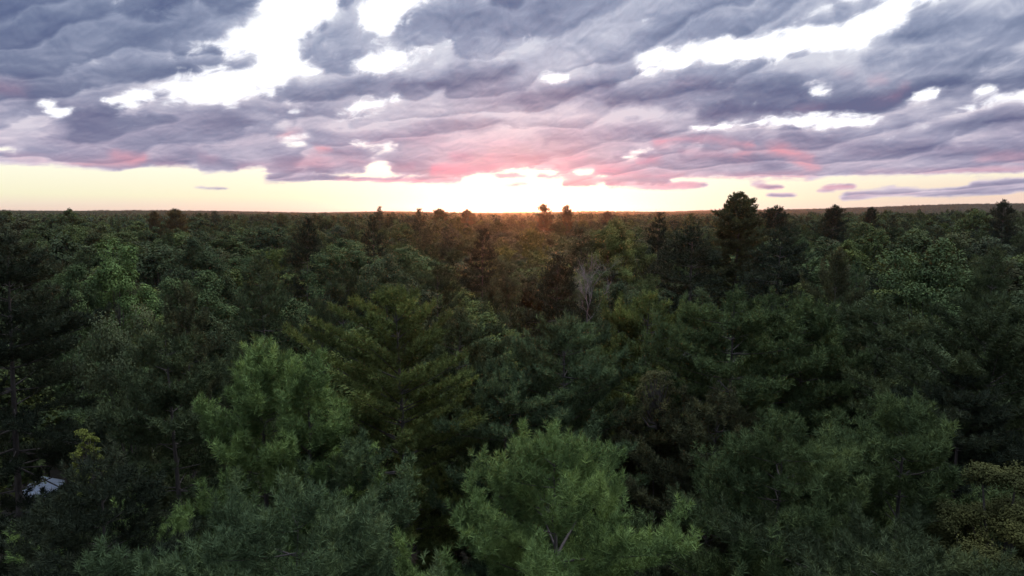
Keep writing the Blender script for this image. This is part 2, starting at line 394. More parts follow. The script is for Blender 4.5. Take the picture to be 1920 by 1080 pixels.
def bark_material(name, a, b, sc_=6):
    m, h = material(name)
    tcn = h.node('ShaderNodeTexCoord')
    z = h.noise(h.v('MULTIPLY', tcn.outputs['Object'], (1, 1, 0.3)), sc_, 6, 0.7)[0]
    p = h.node('ShaderNodeBsdfPrincipled'); h.put(p.inputs['Base Color'], h.mix(h.step(z, 0.35, 0.65), a, b)); p.inputs['Roughness'].default_value = 0.9
    bp = h.node('ShaderNodeBump'); bp.inputs['Strength'].default_value = 0.6; bp.inputs['Distance'].default_value = 0.03; h.put(bp.inputs['Height'], z); h.put(p.inputs['Normal'], bp.outputs[0])
    finish(h, p.outputs[0]); return m
M_bark = bark_material('bark', (0.028, 0.023, 0.020), (0.065, 0.056, 0.050))
M_dead = bark_material('weathered_wood', (0.075, 0.07, 0.07), (0.15, 0.14, 0.145))
m, h = material('forest_floor')
tcn = h.node('ShaderNodeTexCoord')
za = h.noise(tcn.outputs['Object'], 0.15, 8, 0.6)[0]; zb = h.noise(tcn.outputs['Object'], 3.0, 6, 0.65)[0]
cc = h.mix(h.step(za, 0.4, 0.6), (0.030, 0.022, 0.015), (0.022, 0.030, 0.013)); cc = h.mix(h.step(zb, 0.4, 0.7), cc, (0.05, 0.036, 0.022))
p = h.node('ShaderNodeBsdfPrincipled'); h.put(p.inputs['Base Color'], cc); p.inputs['Roughness'].default_value = 0.95
finish(h, p.outputs[0]); M_floor = m

# ------------------------------------------------------------------ terrain
def smooth(x, a, b):
    t = np.clip((x - a) / (b - a), 0, 1); return t*t*(3-2*t)
def ground_z(x, y):
    x = np.asarray(x, float); y = np.asarray(y, float); d = np.hypot(x, y); s = x / np.maximum(y, 1.0)
    z = 1.5*smooth(d, 40, 200)*np.sin(x*0.011+1.3)*np.cos(y*0.009)
    z = z + 1.8*smooth(s, 0.15, 0.6)*smooth(d, 120, 320) - 2.5*smooth(-s, 0.1, 0.6)*smooth(d, 120, 400)
    z = z + 3.6*smooth(d, 80, 260) + smooth(d, 900, 2600)*(5.5 + 2.5*np.sin(x*0.0031)+2*np.sin(x*0.0083+y*0.002)) 
    z = z + smooth(d, 2300, 3400)*(smooth(s, 0.05, 0.75)*42 + 5*np.exp(-((s+0.17)/0.07)**2))
    z = z + 0.8*smooth(d, 60, 200)*np.sin(x*0.05)*np.sin(y*0.043+2)
    return z
rr = np.concatenate([[0.0], np.geomspace(6, 4300, 90)]); aa = np.radians(np.linspace(-180, 180, 181))
Rg, Ag = np.meshgrid(rr, aa, indexing='ij')
X = Rg*np.sin(Ag); Y = Rg*np.cos(Ag); front = smooth(Y/(Rg+1), -0.2, 0.3)
Z = np.where(Y > 0, ground_z(X, Y)*front, 0)
nr_, na_ = Rg.shape
ii, jj = np.meshgrid(np.arange(nr_-1), np.arange(na_-1), indexing='ij')
F = np.stack([ii*na_+jj, ii*na_+jj+1, (ii+1)*na_+jj+1, (ii+1)*na_+jj], -1).reshape(-1, 4)
gm = mesh_from('ground', np.stack([X, Y, Z], -1).reshape(-1, 3), F, mat=M_floor, smooth=True)
go = bpy.data.objects.new('ground', gm); col.objects.link(go); tag(go, kind='structure')
def gz(x, y): return float(ground_z(x, y)) if y > 0 else 0.0

# ------------------------------------------------------------------ tree building
def tubes(paths, k=6):
    """list of (points (n,3), radii (n)) -> verts, quads"""
    VV, FF, off = [], [], 0
    ang = np.linspace(0, 2*np.pi, k, endpoint=False)
    for P, r_ in paths:
        P = np.asarray(P, float); n = len(P)
        T = nrm(np.gradient(P, axis=0)); A = nrm(np.cross(T, np.where(np.abs(T[:, 2:3]) > 0.9, [[1.0, 0, 0]], [[0, 0, 1.0]]))); B = np.cross(T, A)
        ring = P[:, None] + (A[:, None]*np.cos(ang)[None, :, None] + B[:, None]*np.sin(ang)[None, :, None])*np.asarray(r_)[:, None, None]
        VV.append(ring.reshape(-1, 3))
        i, j = np.meshgrid(np.arange(n-1), np.arange(k), indexing='ij')
        FF.append(off + np.stack([i*k+j, i*k+(j+1) % k, (i+1)*k+(j+1) % k, (i+1)*k+j], -1).reshape(-1, 4)); off += n*k
    return np.concatenate(VV), np.concatenate(FF)

def needles(P, D, T, K, shoot, L, w, spread=(25, 75)):
    """K needles on each of the shoots P with direction D"""
    n = len(P)
    P = np.repeat(P, K, 0); D = np.repeat(D, K, 0); tone = np.repeat(T, K)
    N = n*K
    t = np.tile(np.linspace(0, 1, K), n)[:, None] + rng.normal(0, 0.05, (N, 1))
    rv = rng.normal(size=(N, 3)); Q = nrm(np.cross(D, rv))
    th = np.radians(spread[1] + (spread[0]-spread[1])*t + rng.normal(0, 9, (N, 1)))
    dirn = nrm(D*np.cos(th) + Q*np.sin(th))
    a = P + D*shoot*t
    side = nrm(np.cross(dirn, rng.normal(size=(N, 3))))*w*0.5
    ln = L*rng.uniform(0.75, 1.15, (N, 1))
    V = np.stack([a - side, a + side, a + dirn*ln + np.array([0, 0, -0.06])*ln], 1).reshape(-1, 3)
    F = np.arange(N*3).reshape(-1, 3)
    return V, F, np.repeat(np.clip(tone + rng.normal(0, 0.14, N), 0, 1), 3)

def leaves(P, Nn, T, size):
    """one folded leaf blade (a diamond) per point facing Nn"""
    n = len(P)
    Nn = nrm(Nn + rng.normal(0, 0.32, (n, 3))); A = nrm(np.cross(Nn, rng.normal(size=(n, 3)))); B = np.cross(Nn, A)
    s = size*rng.uniform(0.6, 1.3, (n, 1))
    V = np.stack([P - A*s*0.6, P + B*s*0.34, P + A*s*0.7 - Nn*s*0.15, P - B*s*0.34], 1).reshape(-1, 3)
    return V, np.arange(n*4).reshape(-1, 4), np.repeat(T, 4)

STYLES = dict(
    young=dict(lim=0.38, wg=(0.44, 0.84), nb=(4, 6), el=(40, 0), curl=0.50, tw=0.62, twg=0.075, tg=0.050, upb=0.95, rag=0.46, gap=0.14, flat=0.75, rad=0.060, f0=0.22),
    tier=dict(lim=0.30, wg=(0.55, 1.05), nb=(5, 7), el=(30, -8), curl=0.20, tw=1.00, twg=0.10, tg=0.055, upb=0.75, rag=0.36, gap=0.14, flat=0.28, rad=0.080, f0=0.22),
    sweep=dict(lim=0.62, wg=(0.50, 0.95), nb=(5, 7), el=(44, 14), curl=0.25, tw=0.50, twg=0.085, tg=0.050, upb=0.60, rag=0.42, gap=0.12, flat=0.6, rad=0.06, f0=0.18),
    crest=dict(lim=0.42, wg=(0.40, 0.75), nb=(6, 8), el=(40, 0), curl=0.20, tw=0.80, twg=0.10, tg=0.055, upb=0.80, rag=0.40, gap=0.10, flat=0.7, rad=0.08, f0=0.25),
)
def conifer(style, H, crown, Rm, tau, K, L=0.12, w=0.009, shoot=0.13, dens=1.0, seed=0, lean=0.0, top_leaders=0, maxdepth=None, coarse=1.0, tone0=0.5):
    """returns (trunk tubes, shoots P, D, T).  top at z=H; crown: length of the live crown; Rm, tau: width and how fast it is reached"""
    global rng
    rng = np.random.default_rng(seed*7+3)
    s = STYLES[style]; tb = []; P, D, T = [], [], []
    zt = np.linspace(0, 1, 12); bend = rng.normal(0, 0.35, 2)
    def axis(z):
        u = np.asarray(z)/H
        return np.stack([bend[0]*np.sin(u*3.0)+lean*u, bend[1]*np.sin(u*2.4), np.asarray(z)+0*u], -1)
    tb.append((axis(zt*(H-0.25)), 0.19*(H/20)*(1-zt)**0.8+0.012))
    def add_shoots(path, gap, upb, tone, rad=0.05):
        seg = np.linalg.norm(np.diff(path, axis=0), axis=1); cum = np.concatenate([[0], np.cumsum(seg)]); n = max(1, int(cum[-1]/gap*rng.uniform(0.85, 1.15)))
        q = np.linspace(min(gap, cum[-1]*0.3), cum[-1], n)
        pts = np.stack([np.interp(q, cum, path[:, i]) for i in range(3)], -1); tv = nrm(path[-1]-path[0])
        P.append(pts + rng.normal(0, rad, (n, 3))*np.array([1, 1, 0.6])); D.append(nrm(tv*0.75 + UP*upb + rng.normal(0, 0.42, (n, 3)))); T.append(np.clip(tone + rng.normal(0, 0.16, n), 0, 1))
    t = 0.22; lop = rng.uniform(0, 6.28); lopk = rng.uniform(0.05, 0.22)
    while t < crown:
        u = t/crown; wgp = s['wg'][0]+(s['wg'][1]-s['wg'][0])*u
        fast = maxdepth is not None and t > maxdepth
        nb = rng.integers(s['nb'][0], s['nb'][1]+1)
        base = axis(H-t); rad = Rm*(1-math.exp(-t/tau))*(1-0.35*u**3)
        ph = rng.uniform(0, 6.28)
        for b in range(nb):
            if rng.random() < s['gap']: continue
            a = ph + b*6.283/nb + rng.normal(0, 0.25)
            lb = max(0.22, rad*(1+lopk*math.cos(a-lop))*rng.uniform(1-s['rag'], 1+s['rag']*0.5))
            e0 = math.radians(s['el'][0]+(s['el'][1]-s['el'][0])*min(1, t/(0.55*crown)) + rng.normal(0, 7))
            hz = np.array([math.cos(a), math.sin(a), 0.0])
            ls = lb/max(0.35, math.cos(e0))
            n = max(4, int(ls/0.3)); q = np.linspace(0, 1, n)[:, None]
            cv = s['curl']*ls*rng.uniform(0.5, 1.2)*0.55
            rise = ls*math.sin(max(0.0, e0)) + cv; lim = s['lim']*t + 0.18
            if rise > lim: e0, cv = e0*lim/rise, cv*lim/rise
            sidev = np.cross(hz, UP)*rng.normal(0, 0.12)*ls
            path = base + rng.normal(0, 0.06)*UP + (hz*math.cos(e0)+UP*math.sin(e0))*ls*q + UP*(cv*q**2.4 - 0.06*ls*q) + sidev*q**2
            tb.append((path[::1], (0.006+0.0075*ls)*(1-q[:, 0]*0.85)))
            tone = np.clip(tone0 + rng.normal(0, 0.2), 0, 1)
            tgap = s['twg']*coarse; m_ = max(2, int(ls*(1-s['f0'])/tgap))
            for j in range(m_):
                f = s['f0']+(1-s['f0'])*(j+rng.random()*0.8)/m_
                x = f*(n-1); i0 = min(int(x), n-2); p0 = path[i0]+(path[i0+1]-path[i0])*(x-i0); tg_ = nrm(path[i0+1]-path[i0])
                sgn = 1 if (j % 2) else -1
                sd_ = nrm(np.cross(tg_, UP))*sgn
                phi = rng.normal(0, 1)*s['flat']*1.2
                lat = sd_*math.cos(phi)+UP*math.sin(abs(phi))*0.9
                dr = nrm(tg_*0.75+lat*0.8+UP*0.18*s['upb'])
                tl = s['tw']*(0.35+0.65*min(1, lb/1.6))*rng.uniform(0.55, 1.15)*(1-0.55*f*f)
                tl = max(0.16, tl)
                q2 = np.linspace(0, 1, 4)[:, None]
                tp = p0 + dr*tl*q2 + UP*(0.30*s['upb']*tl*q2**2)
                add_shoots(tp, s['tg']*coarse*(1.5 if fast else 1)/dens, s['upb'], tone, s['rad'])
            add_shoots(path[-3:], 0.06*coarse, s['upb']*1.2, tone)
            # upright candles at the end of young limbs
            if style == 'young' and rng.random() < 0.65 and t < 8:
                hh = rng.uniform(0.35, 1.0)*min(1.0, 0.35+t*0.4); e = path[-1]
                add_shoots(np.array([e-UP*0.1, e+UP*hh*0.5+hz*0.04, e+UP*hh+hz*0.08]), 0.034*coarse, 1.4, tone+0.1, 0.085)
        t += wgp*rng.uniform(0.8, 1.2)
    add_shoots(axis(np.array([H-0.9, H-0.5, H-0.05])), 0.07*coarse, 1.8, tone0+0.2, 0.03)
    for _ in range(top_leaders):
        a = rng.uniform(0, 6.28); r0 = rng.uniform(0.15, 0.6)*min(1.4, Rm*0.5); zb = H-rng.uniform(0.7, 1.3); hh = (H-zb)*rng.uniform(0.4, 0.95)
        e = axis(zb)+np.array([math.cos(a)*r0, math.sin(a)*r0, 0])
        add_shoots(np.array([e, e+UP*hh*0.5, e+UP*hh]), 0.075*coarse, 1.5, tone0+0.2, 0.04)
        tb.append((np.array([axis(zb-0.3), (axis(zb-0.3)+e)/2-UP*0.05, e, e+UP*hh*0.8]), np.array([0.02, 0.018, 0.012, 0.005])))
    P, D, T = np.concatenate(P), np.concatenate(D), np.concatenate(T)
    dz_ = np.sort(P[:, 2])[-4] + L*0.6 - H          # the highest tuft stands at H
    P[:, 2] -= dz_
    tb = [(np.asarray(a_, float) - np.array([0, 0, dz_]), r_) for a_, r_ in tb]
    return tb, P, D, T

def conifer_meshes(name, style, H, K=10, L=0.12, w=0.009, shoot=0.13, branches=True, k=5, spread=(22, 72), keep=None, **kw):
    tb, P, D, T = conifer(style, H, K=K, L=L, w=w, shoot=shoot, **kw)
    if keep is not None:
        k2 = keep(P); P, D, T = P[k2], D[k2], T[k2]
    V, F, A = needles(P, D, T, K, shoot, L, w, spread)
    crown = mesh_from(name+'_crown', V, F, {'tone': A}, M_needle)
    TV, TF = tubes(tb if branches else tb[:1], k)
    return mesh_from(name+'_trunk', TV, TF, None, M_bark, True), crown

def broadleaf_meshes(name, H, crown, Rm, n_leaf, size, seed, lobes=26, pointy=0.0, mat=None, loose=0.0):
    global rng
    rng = np.random.default_rng(seed*13+5)
    tb = []; zc = H-crown/2
    th = np.linspace(0, 1, 8)[:, None]; tb.append((np.array([0, 0, 0])+UP*(H*0.8)*th + np.array([0.3, 0.2, 0])*np.sin(th*3), (0.2*(1-th)+0.02)[:, 0]))
    C_, Rr = [], []
    for i in range(lobes):
        u = (i+0.5)/lobes; z = 1-1.75*u; r_ = math.sqrt(max(0, 1-z*z)); a = i*2.39996+rng.normal(0, 0.3)
        k_ = rng.uniform(0.62, 0.92)
        wz = Rm*(1-pointy*max(0, z))
        c = np.array([math.cos(a)*r_*wz*k_, math.sin(a)*r_*wz*k_, zc+z*crown/2*k_]); C_.append(c); Rr.append(rng.uniform(0.24, 0.42)*Rm)
        b0 = np.array([0.1, 0.1, max(H-crown, zc-crown*0.45+ (z+1)*crown*0.2)])
        tb.append((np.array([b0, (b0+c)/2-UP*0.2, c]), np.array([0.07, 0.045, 0.015])))
    P, N_, T = [], [], []
    for c, r_ in zip(C_, Rr):
        tone = np.clip(0.5+rng.normal(0, 0.16), 0, 1)
        sub = 9
        for j in range(sub):
            d_ = nrm(rng.normal(size=3)+np.array([0, 0, 0.45])+nrm(c-np.array([0, 0, zc]))*0.5); cc_ = c+d_*r_*rng.uniform(0.5, 0.95); rs = r_*rng.uniform(0.28, 0.5)
            n = max(3, int(n_leaf/lobes/sub)); q = nrm(rng.normal(size=(n, 3))+np.array([0, 0, 0.25])); rad_ = rs*rng.uniform(0.6-0.4*loose, 1.12+0.5*loose, (n, 1))
            P.append(cc_+q*rad_*np.array([1.15, 1.15, 0.9])); N_.append(q*0.5+UP*0.6); T.append(np.clip(tone+rng.normal(0, 0.09, n), 0, 1))
    V, F, A = leaves(np.concatenate(P), np.concatenate(N_), np.concatenate(T), size)
    crown_me = mesh_from(name+'_crown', V, F, {'tone': A}, mat or M_needle)
    TV, TF = tubes(tb, 5)
    return mesh_from(name+'_trunk', TV, TF, None, M_bark, True), crown_me

def bare_mesh(name, H, spread, seed, depth=5, r0=0.11, start=0.35):
    global rng
    rng = np.random.default_rng(seed)
    tb = []
    def grow(p, d, ln, r_, k_):
        n = 5; pts = [p]; dd = d
        for i in range(n-1):
            dd = nrm(dd+rng.normal(0, 0.10, 3)+UP*0.05); pts.append(pts[-1]+dd*ln/(n-1))
        tb.append((np.array(pts), np.linspace(r_, r_*0.6, n)))
        if k_ == 0: return
        for b in range(rng.integers(2, 5)):
            q = pts[rng.integers(1, n)]; grow(q, nrm(dd+nrm(rng.normal(size=3)*np.array([1, 1, 0.4]))*spread), ln*rng.uniform(0.55, 0.8), r_*0.55, k_-1)
        grow(pts[-1], nrm(dd+rng.normal(0, 0.2, 3)), ln*0.75, r_*0.6, k_-1)
    tb.append((np.array([[0, 0, 0], [0.1, 0, H*start*0.5], [0, 0.1, H*start]]), np.array([r0*1.3, r0*1.15, r0])))
    grow(np.array([0, 0.1, H*start]), nrm(np.array([0.05, 0, 1.0])), H*(1-start)*0.36, r0, depth)
    V, F = tubes(tb, 4)
    V[:, 2] *= H/V[:, 2].max()
    return V, F

def place(meshes, x, y, ztop=None, H0=None, width=1.0, rot=None, kind='pine_tree', label='', cat='pine tree', group='forest trees', color=(0.06, 0.09, 0.04), trunk_ok=True):
    zb = gz(x, y)
    root = bpy.data.objects.new(kind, None); col.objects.link(root); root.location = (x, y, zb); root.empty_display_size = 0.5
    sz = 1.0 if ztop is None else (ztop-zb)/H0
    root.scale = (width, width, sz); root.rotation_euler = (0, 0, rot if rot is not None else rng.uniform(0, 6.28))
    tag(root, label, cat, group)
    for nm, me in (('trunk', meshes[0]), ('crown', meshes[1])):
        o = bpy.data.objects.new(nm, me); col.objects.link(o); o.parent = root
        if nm == 'crown': o.color = (*color, 1)
    return root
# ------------------------------------------------------------------ the trees one can point to
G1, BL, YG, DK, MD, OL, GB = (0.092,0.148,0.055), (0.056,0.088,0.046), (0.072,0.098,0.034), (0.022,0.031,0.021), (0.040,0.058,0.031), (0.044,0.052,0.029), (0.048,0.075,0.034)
# style, apex x, apex y, distance, crown width px, low edge of what shows, tau, colour, label, extras
near = [
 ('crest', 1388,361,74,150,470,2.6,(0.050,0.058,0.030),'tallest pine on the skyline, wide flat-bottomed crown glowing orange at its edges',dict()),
 ('young',1035,812,12.5,430,1080,2.4,G1,'bright green young pine with tufted upright shoots at bottom centre, nearest of all',dict(top_leaders=5)),
 ('young', 570,905,11.5,400,1080,1.8,BL,'blue-green young pine poking up from the bottom edge left of centre',dict(top_leaders=3)),
 ('young', 478,645,18.0,330,1080,4.2,G1,'tall mid-green pine with twin rounded tops, largest in the lower left',dict(top_leaders=5)),
 ('young', 571,676,17.2,120, 900,2.6,G1,'slender pine spire standing close against the right side of the twin-topped pine',dict(top_leaders=1)),
 ('young', 672,812,17.5,210,1060,2.2,BL,'small dull green pine in shade between the blue-green pine and the yellow-green conifer',dict(top_leaders=2)),
 ('young', 230,950,19.0,250,1080,2.0,G1,'low green pine bough top at the lower left beside the dark gap',dict(top_leaders=2)),
 ('young',1487,785,15.0,370,1080,2.6,GB,'dark green pine with several leaning tufted tops in the lower right',dict(top_leaders=4)),
 ('young',1712,752,18.0,330,1080,2.8,GB,'dusky pine with three blunt upright spires in the lower right corner area',dict(top_leaders=3)),
 ('young',1352,735,24.0,270,1000,2.6,OL,'shaded brownish green pine right of the bright bottom centre pine',dict(top_leaders=2)),  # low crown colour carries part of its shade
 ('young',1640,1010,13.0,300,1080,2.0,MD,'barely lit dark pine top at the bottom edge right of centre',dict(top_leaders=2)),
 ('sweep', 735,540,26.0,330, 880,3.6,YG,'large yellow-green conifer with long diagonal upswept boughs left of centre',dict(top_leaders=2)),
 ('young',1062,588,28.0,270, 790,3.0,BL,'rounded blue-green pine just above and behind the bright bottom centre pine',dict(top_leaders=6)),
 ('young', 865,580,31.0,190, 760,2.6,MD,'dull green pine with a flat top between the upswept conifer and the rounded blue-green pine',dict(top_leaders=4)),
 ('young',1222,548,32.0,190, 720,2.6,YG,'yellowish green pine with bushy tops right of the rounded blue-green pine',dict(top_leaders=5)),
 ('young',1385,542,27.5,320, 800,3.4,GB,'broad bushy green pine, largest crown right of centre',dict(top_leaders=8)),
 ('young',1503,558,29.0,220, 780,3.8,GB,'narrow-topped green pine leaning against the right side of the broad bushy pine',dict(top_leaders=3)),
 ('tier', 1655,556,32.0,250, 780,3.2,MD,'dark green pine with a spiky leader standing right of the narrow-topped pine',dict(top_leaders=2)),
 ('sweep',1885,555,27.0,330, 850,4.0,MD,'dark pine with rising diagonal boughs cut by the right edge of the photo',dict()),
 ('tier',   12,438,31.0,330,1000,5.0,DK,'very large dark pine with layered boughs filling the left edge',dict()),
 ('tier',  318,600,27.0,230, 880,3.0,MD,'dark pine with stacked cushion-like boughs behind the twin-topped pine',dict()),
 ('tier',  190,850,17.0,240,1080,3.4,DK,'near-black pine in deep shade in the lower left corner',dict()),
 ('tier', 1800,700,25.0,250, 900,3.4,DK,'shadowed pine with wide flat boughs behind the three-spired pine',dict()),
 ('young', 945,690,26.0,230, 900,2.4,BL,'low bluish pine in shade between the upswept conifer and bottom centre pine',dict(top_leaders=3)),
 ('young',1200,760,27.0,230, 950,2.8,OL,'dim olive pine in the dark hollow right of the bottom centre pine',dict(top_leaders=2)),  # shade of the hollow put partly into the crown colour
]
styles_txt = {}
taken = []     # x, y, radius
screen = []    # apex px x, half width, y top, y low, d
def at(px, py, d):
    v = ray(px, py)*d; return v.x, v.y, CAM_Z+v.z
sd_ = 100
# a gap in the boughs at the lower left lets the eye down to the shed roof
GAPV = ray(98, 903); GAPV = np.array(GAPV)/GAPV.length
def open_gap(x, y, zb):
    def f(P):
        q = P + np.array([x, y, zb-CAM_Z]); t = q @ GAPV; return np.linalg.norm(q - t[:, None]*GAPV, axis=1) > 0.12 + 0.009*t
    return f
for st, px, py, d, wpx, ylow, tau, colr, lab, ex in near:
    sd_ += 1
    x, y, z = at(px, py, d); zb = gz(x, y); Rm = wpx*0.5*d/FPX*1.12/(1-math.exp(-min(3.0, (ylow-py)*d/FPX/tau)))
    if st == 'crest': Rm = 3.3
    k_ = d/12.0
    K = int(np.clip(32/k_**1.0, 9, 32)); w_ = 0.0135*k_**0.90; L_ = 0.140*k_**0.30; co = k_**0.30
    ms = conifer_meshes('pine', st, z-zb, crown=min(14.0, (z-zb)*0.72), Rm=Rm, tau=tau, K=K, w=w_, L=L_, coarse=co, dens=(0.72 if d < 16 else 0.85 if d < 22 else 1.1), seed=sd_, maxdepth=(1080-py)*d/FPX+2.5, keep=open_gap(x, y, zb) if px < 420 else None, **ex)
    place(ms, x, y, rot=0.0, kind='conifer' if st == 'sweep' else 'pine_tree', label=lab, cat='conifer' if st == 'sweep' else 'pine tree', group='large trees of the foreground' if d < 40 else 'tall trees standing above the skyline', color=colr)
    taken.append((x, y, max(1.6, Rm*0.62))); screen.append((px, wpx*0.5, py, ylow, d))

# ------------------------------------------------------------------ kinds of tree for the middle distance
protos = {}
def proto(kind, i, lod):
    key = (kind, i, lod)
    if key in protos: return protos[key]
    Kk, w_, L_, co, dn = {0: (10, 0.028, 0.19, 1.45, 1.0), 1: (7, 0.050, 0.26, 1.9, 1.0), 2: (5, 0.095, 0.40, 2.7, 0.9)}[lod]
    if kind == 'leaf':
        n_, s_ = {0: (60000, 0.12), 1: (42000, 0.155), 2: (16000, 0.26)}[lod]
        ms = broadleaf_meshes('broadleaf', 20.0, 12.0, 3.9, n_, s_, 40+i, lobes=24+3*(i % 3), pointy=(0.5 if i % 2 else 0.1)); hw = 3.9
    else:
        par = {'young': dict(crown=13.0, Rm=3.3, tau=3.6), 'tier': dict(crown=14.0, Rm=4.2, tau=5.0), 'sweep': dict(crown=13.0, Rm=3.6, tau=3.2), 'spire': dict(crown=14.0, Rm=3.0, tau=5.0), 'crest': dict(crown=12.0, Rm=3.3, tau=2.4)}[kind]
        st = 'tier' if kind == 'spire' else kind
        ms = conifer_meshes('pine', st, 20.0, K=Kk, w=w_, L=L_, coarse=co, dens=dn, seed=300+hash_(kind)+i*3+lod, top_leaders=(3 if kind == 'young' else 0), branches=lod < 2, k=4, **par); hw = par['Rm']
    protos[key] = (ms, hw); return protos[key]
def hash_(s): return {'young': 1, 'tier': 50, 'sweep': 90, 'spire': 130, 'crest': 170}[s]
names = {'crest': ('pine_tree', 'pine tree'), 'young': ('pine_tree', 'pine tree'), 'tier': ('pine_tree', 'pine tree'), 'spire': ('pine_tree', 'pine tree'), 'sweep': ('conifer', 'conifer'), 'leaf': ('broadleaf_tree', 'broadleaf tree')}
ip = 0
def put(kind, px, py, d, wpx, color, label, group, ylow, lod=None):
    global ip
    ip += 1
    if lod is None: lod = 0 if d < 42 else 1
    (ms, hw) = proto(kind, ip % (4 if lod else 3), lod)
    x, y, z = at(px, py, d)
    wd = (wpx*0.5*d/FPX*1.08)/hw
    nm, ct = names[kind]
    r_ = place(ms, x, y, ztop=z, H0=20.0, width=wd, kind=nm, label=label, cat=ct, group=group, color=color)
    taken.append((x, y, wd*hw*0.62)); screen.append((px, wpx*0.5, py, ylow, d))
    return r_
GM = 'trees of the middle distance'; GS = 'tall trees standing above the skyline'
mid = [
 ('leaf', 212,468,62,130,590,(0.072,0.118,0.044),'pale green broadleaf with a pointed crown, brightest tree in the upper left'),
 ('leaf', 130,488,60, 90,580,GB,'small round broadleaf just left of the bright pointed broadleaf'),
 ('leaf', 228,556,30,160,780,(0.055,0.072,0.040),'ragged broadleaf with pale flecked leaves in front of the dark left-edge pine'),
 ('tier', 480,480,46,190,650,MD,'wide layered pine with grey limbs showing left of centre'),
 ('young',340,528,44,130,640,OL,'brownish green pine between the bright broadleaf and the wide layered pine'),
 ('young',640,500,50,140,620,MD,'dusky bluish pine with pointed tops left of the upswept conifer'),
 ('young',600,560,38,130,690,MD,'dark bushy pine directly left of the upswept conifer'),
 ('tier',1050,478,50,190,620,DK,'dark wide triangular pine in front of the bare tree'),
 ('leaf', 940,498,54, 90,580,MD,'round dark broadleaf left of the dark triangular pine'),
 ('leaf',1165,520,48,110,610,MD,'dark round broadleaf right of the bare pale tree'),
 ('young',1572,468,46,140,640,OL,'reddish brown tinted pine with candle-like tips right of centre'),
 ('leaf',1740,448,54,170,580,GB,'broad soft green crown high in the right third'),
 ('tier',1870,462,52,150,620,MD,'dark green pine near the right edge below the lone skyline tree'),
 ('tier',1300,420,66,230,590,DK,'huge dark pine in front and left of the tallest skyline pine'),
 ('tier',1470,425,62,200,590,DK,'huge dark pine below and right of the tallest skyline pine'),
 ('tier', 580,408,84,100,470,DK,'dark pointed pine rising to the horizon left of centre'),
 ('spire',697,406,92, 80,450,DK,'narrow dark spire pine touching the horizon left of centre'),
 ('leaf', 650,443,80,130,500,GB,'soft green broadleaf below the narrow dark spire pine'),
 ('leaf', 765,455,76,130,520,GB,'yellowish green broadleaf right of the soft green one'),
 ('leaf', 720,478,66,130,540,MD,'dull green broadleaf behind the top of the upswept conifer'),
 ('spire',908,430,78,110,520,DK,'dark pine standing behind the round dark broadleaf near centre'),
 ('leaf',1100,420,96, 90,470,MD,'rounded broadleaf under the two small glowing skyline trees'),
 ('leaf',1160,405,88,110,480,YG,'yellow-green broadleaf left of the huge dark pines'),
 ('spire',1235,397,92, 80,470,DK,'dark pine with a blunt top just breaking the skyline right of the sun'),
 ('leaf', 370,450,80,110,520,MD,'broad dim broadleaf behind the wide layered pine'),
 ('young',820,490,58,120,580,MD,'mid-green pine behind the right shoulder of the upswept conifer'),
 ('spire', 60,450,72,110,520,MD,'dark tree behind the top of the left-edge pine'),
]
for k_, px, py, d, wpx, yl, c_, lab in mid: put(k_, px, py, d, wpx, c_, lab, GM, yl)
skyl = [  # warm crowns: glow of the low sun put into their base colour
 ('crest', 1455,386,140, 70,440,DK,'small dark pine just right of the tallest skyline pine'),
 ('crest', 1566,384,165,46,430,DK,'dark blunt pine breaking the skyline between the tallest pine and the right edge'),
 ('crest', 1883,374,190,38,440,DK,'lone small round-topped tree on the skyline at far right'),
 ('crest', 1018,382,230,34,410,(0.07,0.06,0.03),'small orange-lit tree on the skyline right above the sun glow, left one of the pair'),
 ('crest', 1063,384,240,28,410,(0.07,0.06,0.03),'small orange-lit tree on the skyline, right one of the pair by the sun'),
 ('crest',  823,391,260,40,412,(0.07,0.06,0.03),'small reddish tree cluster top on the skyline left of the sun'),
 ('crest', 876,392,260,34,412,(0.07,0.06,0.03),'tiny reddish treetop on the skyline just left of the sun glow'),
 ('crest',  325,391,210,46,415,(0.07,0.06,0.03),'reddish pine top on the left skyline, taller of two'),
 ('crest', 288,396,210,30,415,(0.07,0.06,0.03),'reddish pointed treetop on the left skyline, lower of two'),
 ('crest',  1635,388,220,26,420,DK,'low dark treetop on the skyline right of the dark blunt pine'),
 ('crest', 1140,395,280,28,415,DK,'tiny dark treetop on the skyline right of the orange-lit pair'),
]
for k_, px, py, d, wpx, yl, c_, lab in skyl: put(k_, px, py, d, wpx, c_, lab, GS, yl, lod=1)

small = [(1885,866,17.0,200,(0.036,0.042,0.017),5,'yellowing broadleaf treetop in the lower right corner'),
 (1228,684,25.0,70,(0.052,0.055,0.026),6,'small rust-yellow leafy top in front of the bushy yellowish pine'),
 (160,800,24.0,42,(0.09,0.11,0.028),7,'tiny bright yellow leafy tip in the dark at lower left')]
for px, py, d, wpx, c_, sd2, lab in small:
    x, y, z = at(px, py, d); zb = gz(x, y)
    ms = broadleaf_meshes('yellowing', z-zb, 6.0 if wpx > 100 else 2.6, wpx*0.5*d/FPX, 120000 if wpx > 100 else 10000, 0.042, sd2, lobes=44, loose=0.5)
    place(ms, x, y, kind='broadleaf_tree', label=lab, cat='broadleaf tree', group='yellowing broadleaf trees', color=c_)
    taken.append((x, y, 1.2)); screen.append((px, wpx*0.5, py, py+80, d))

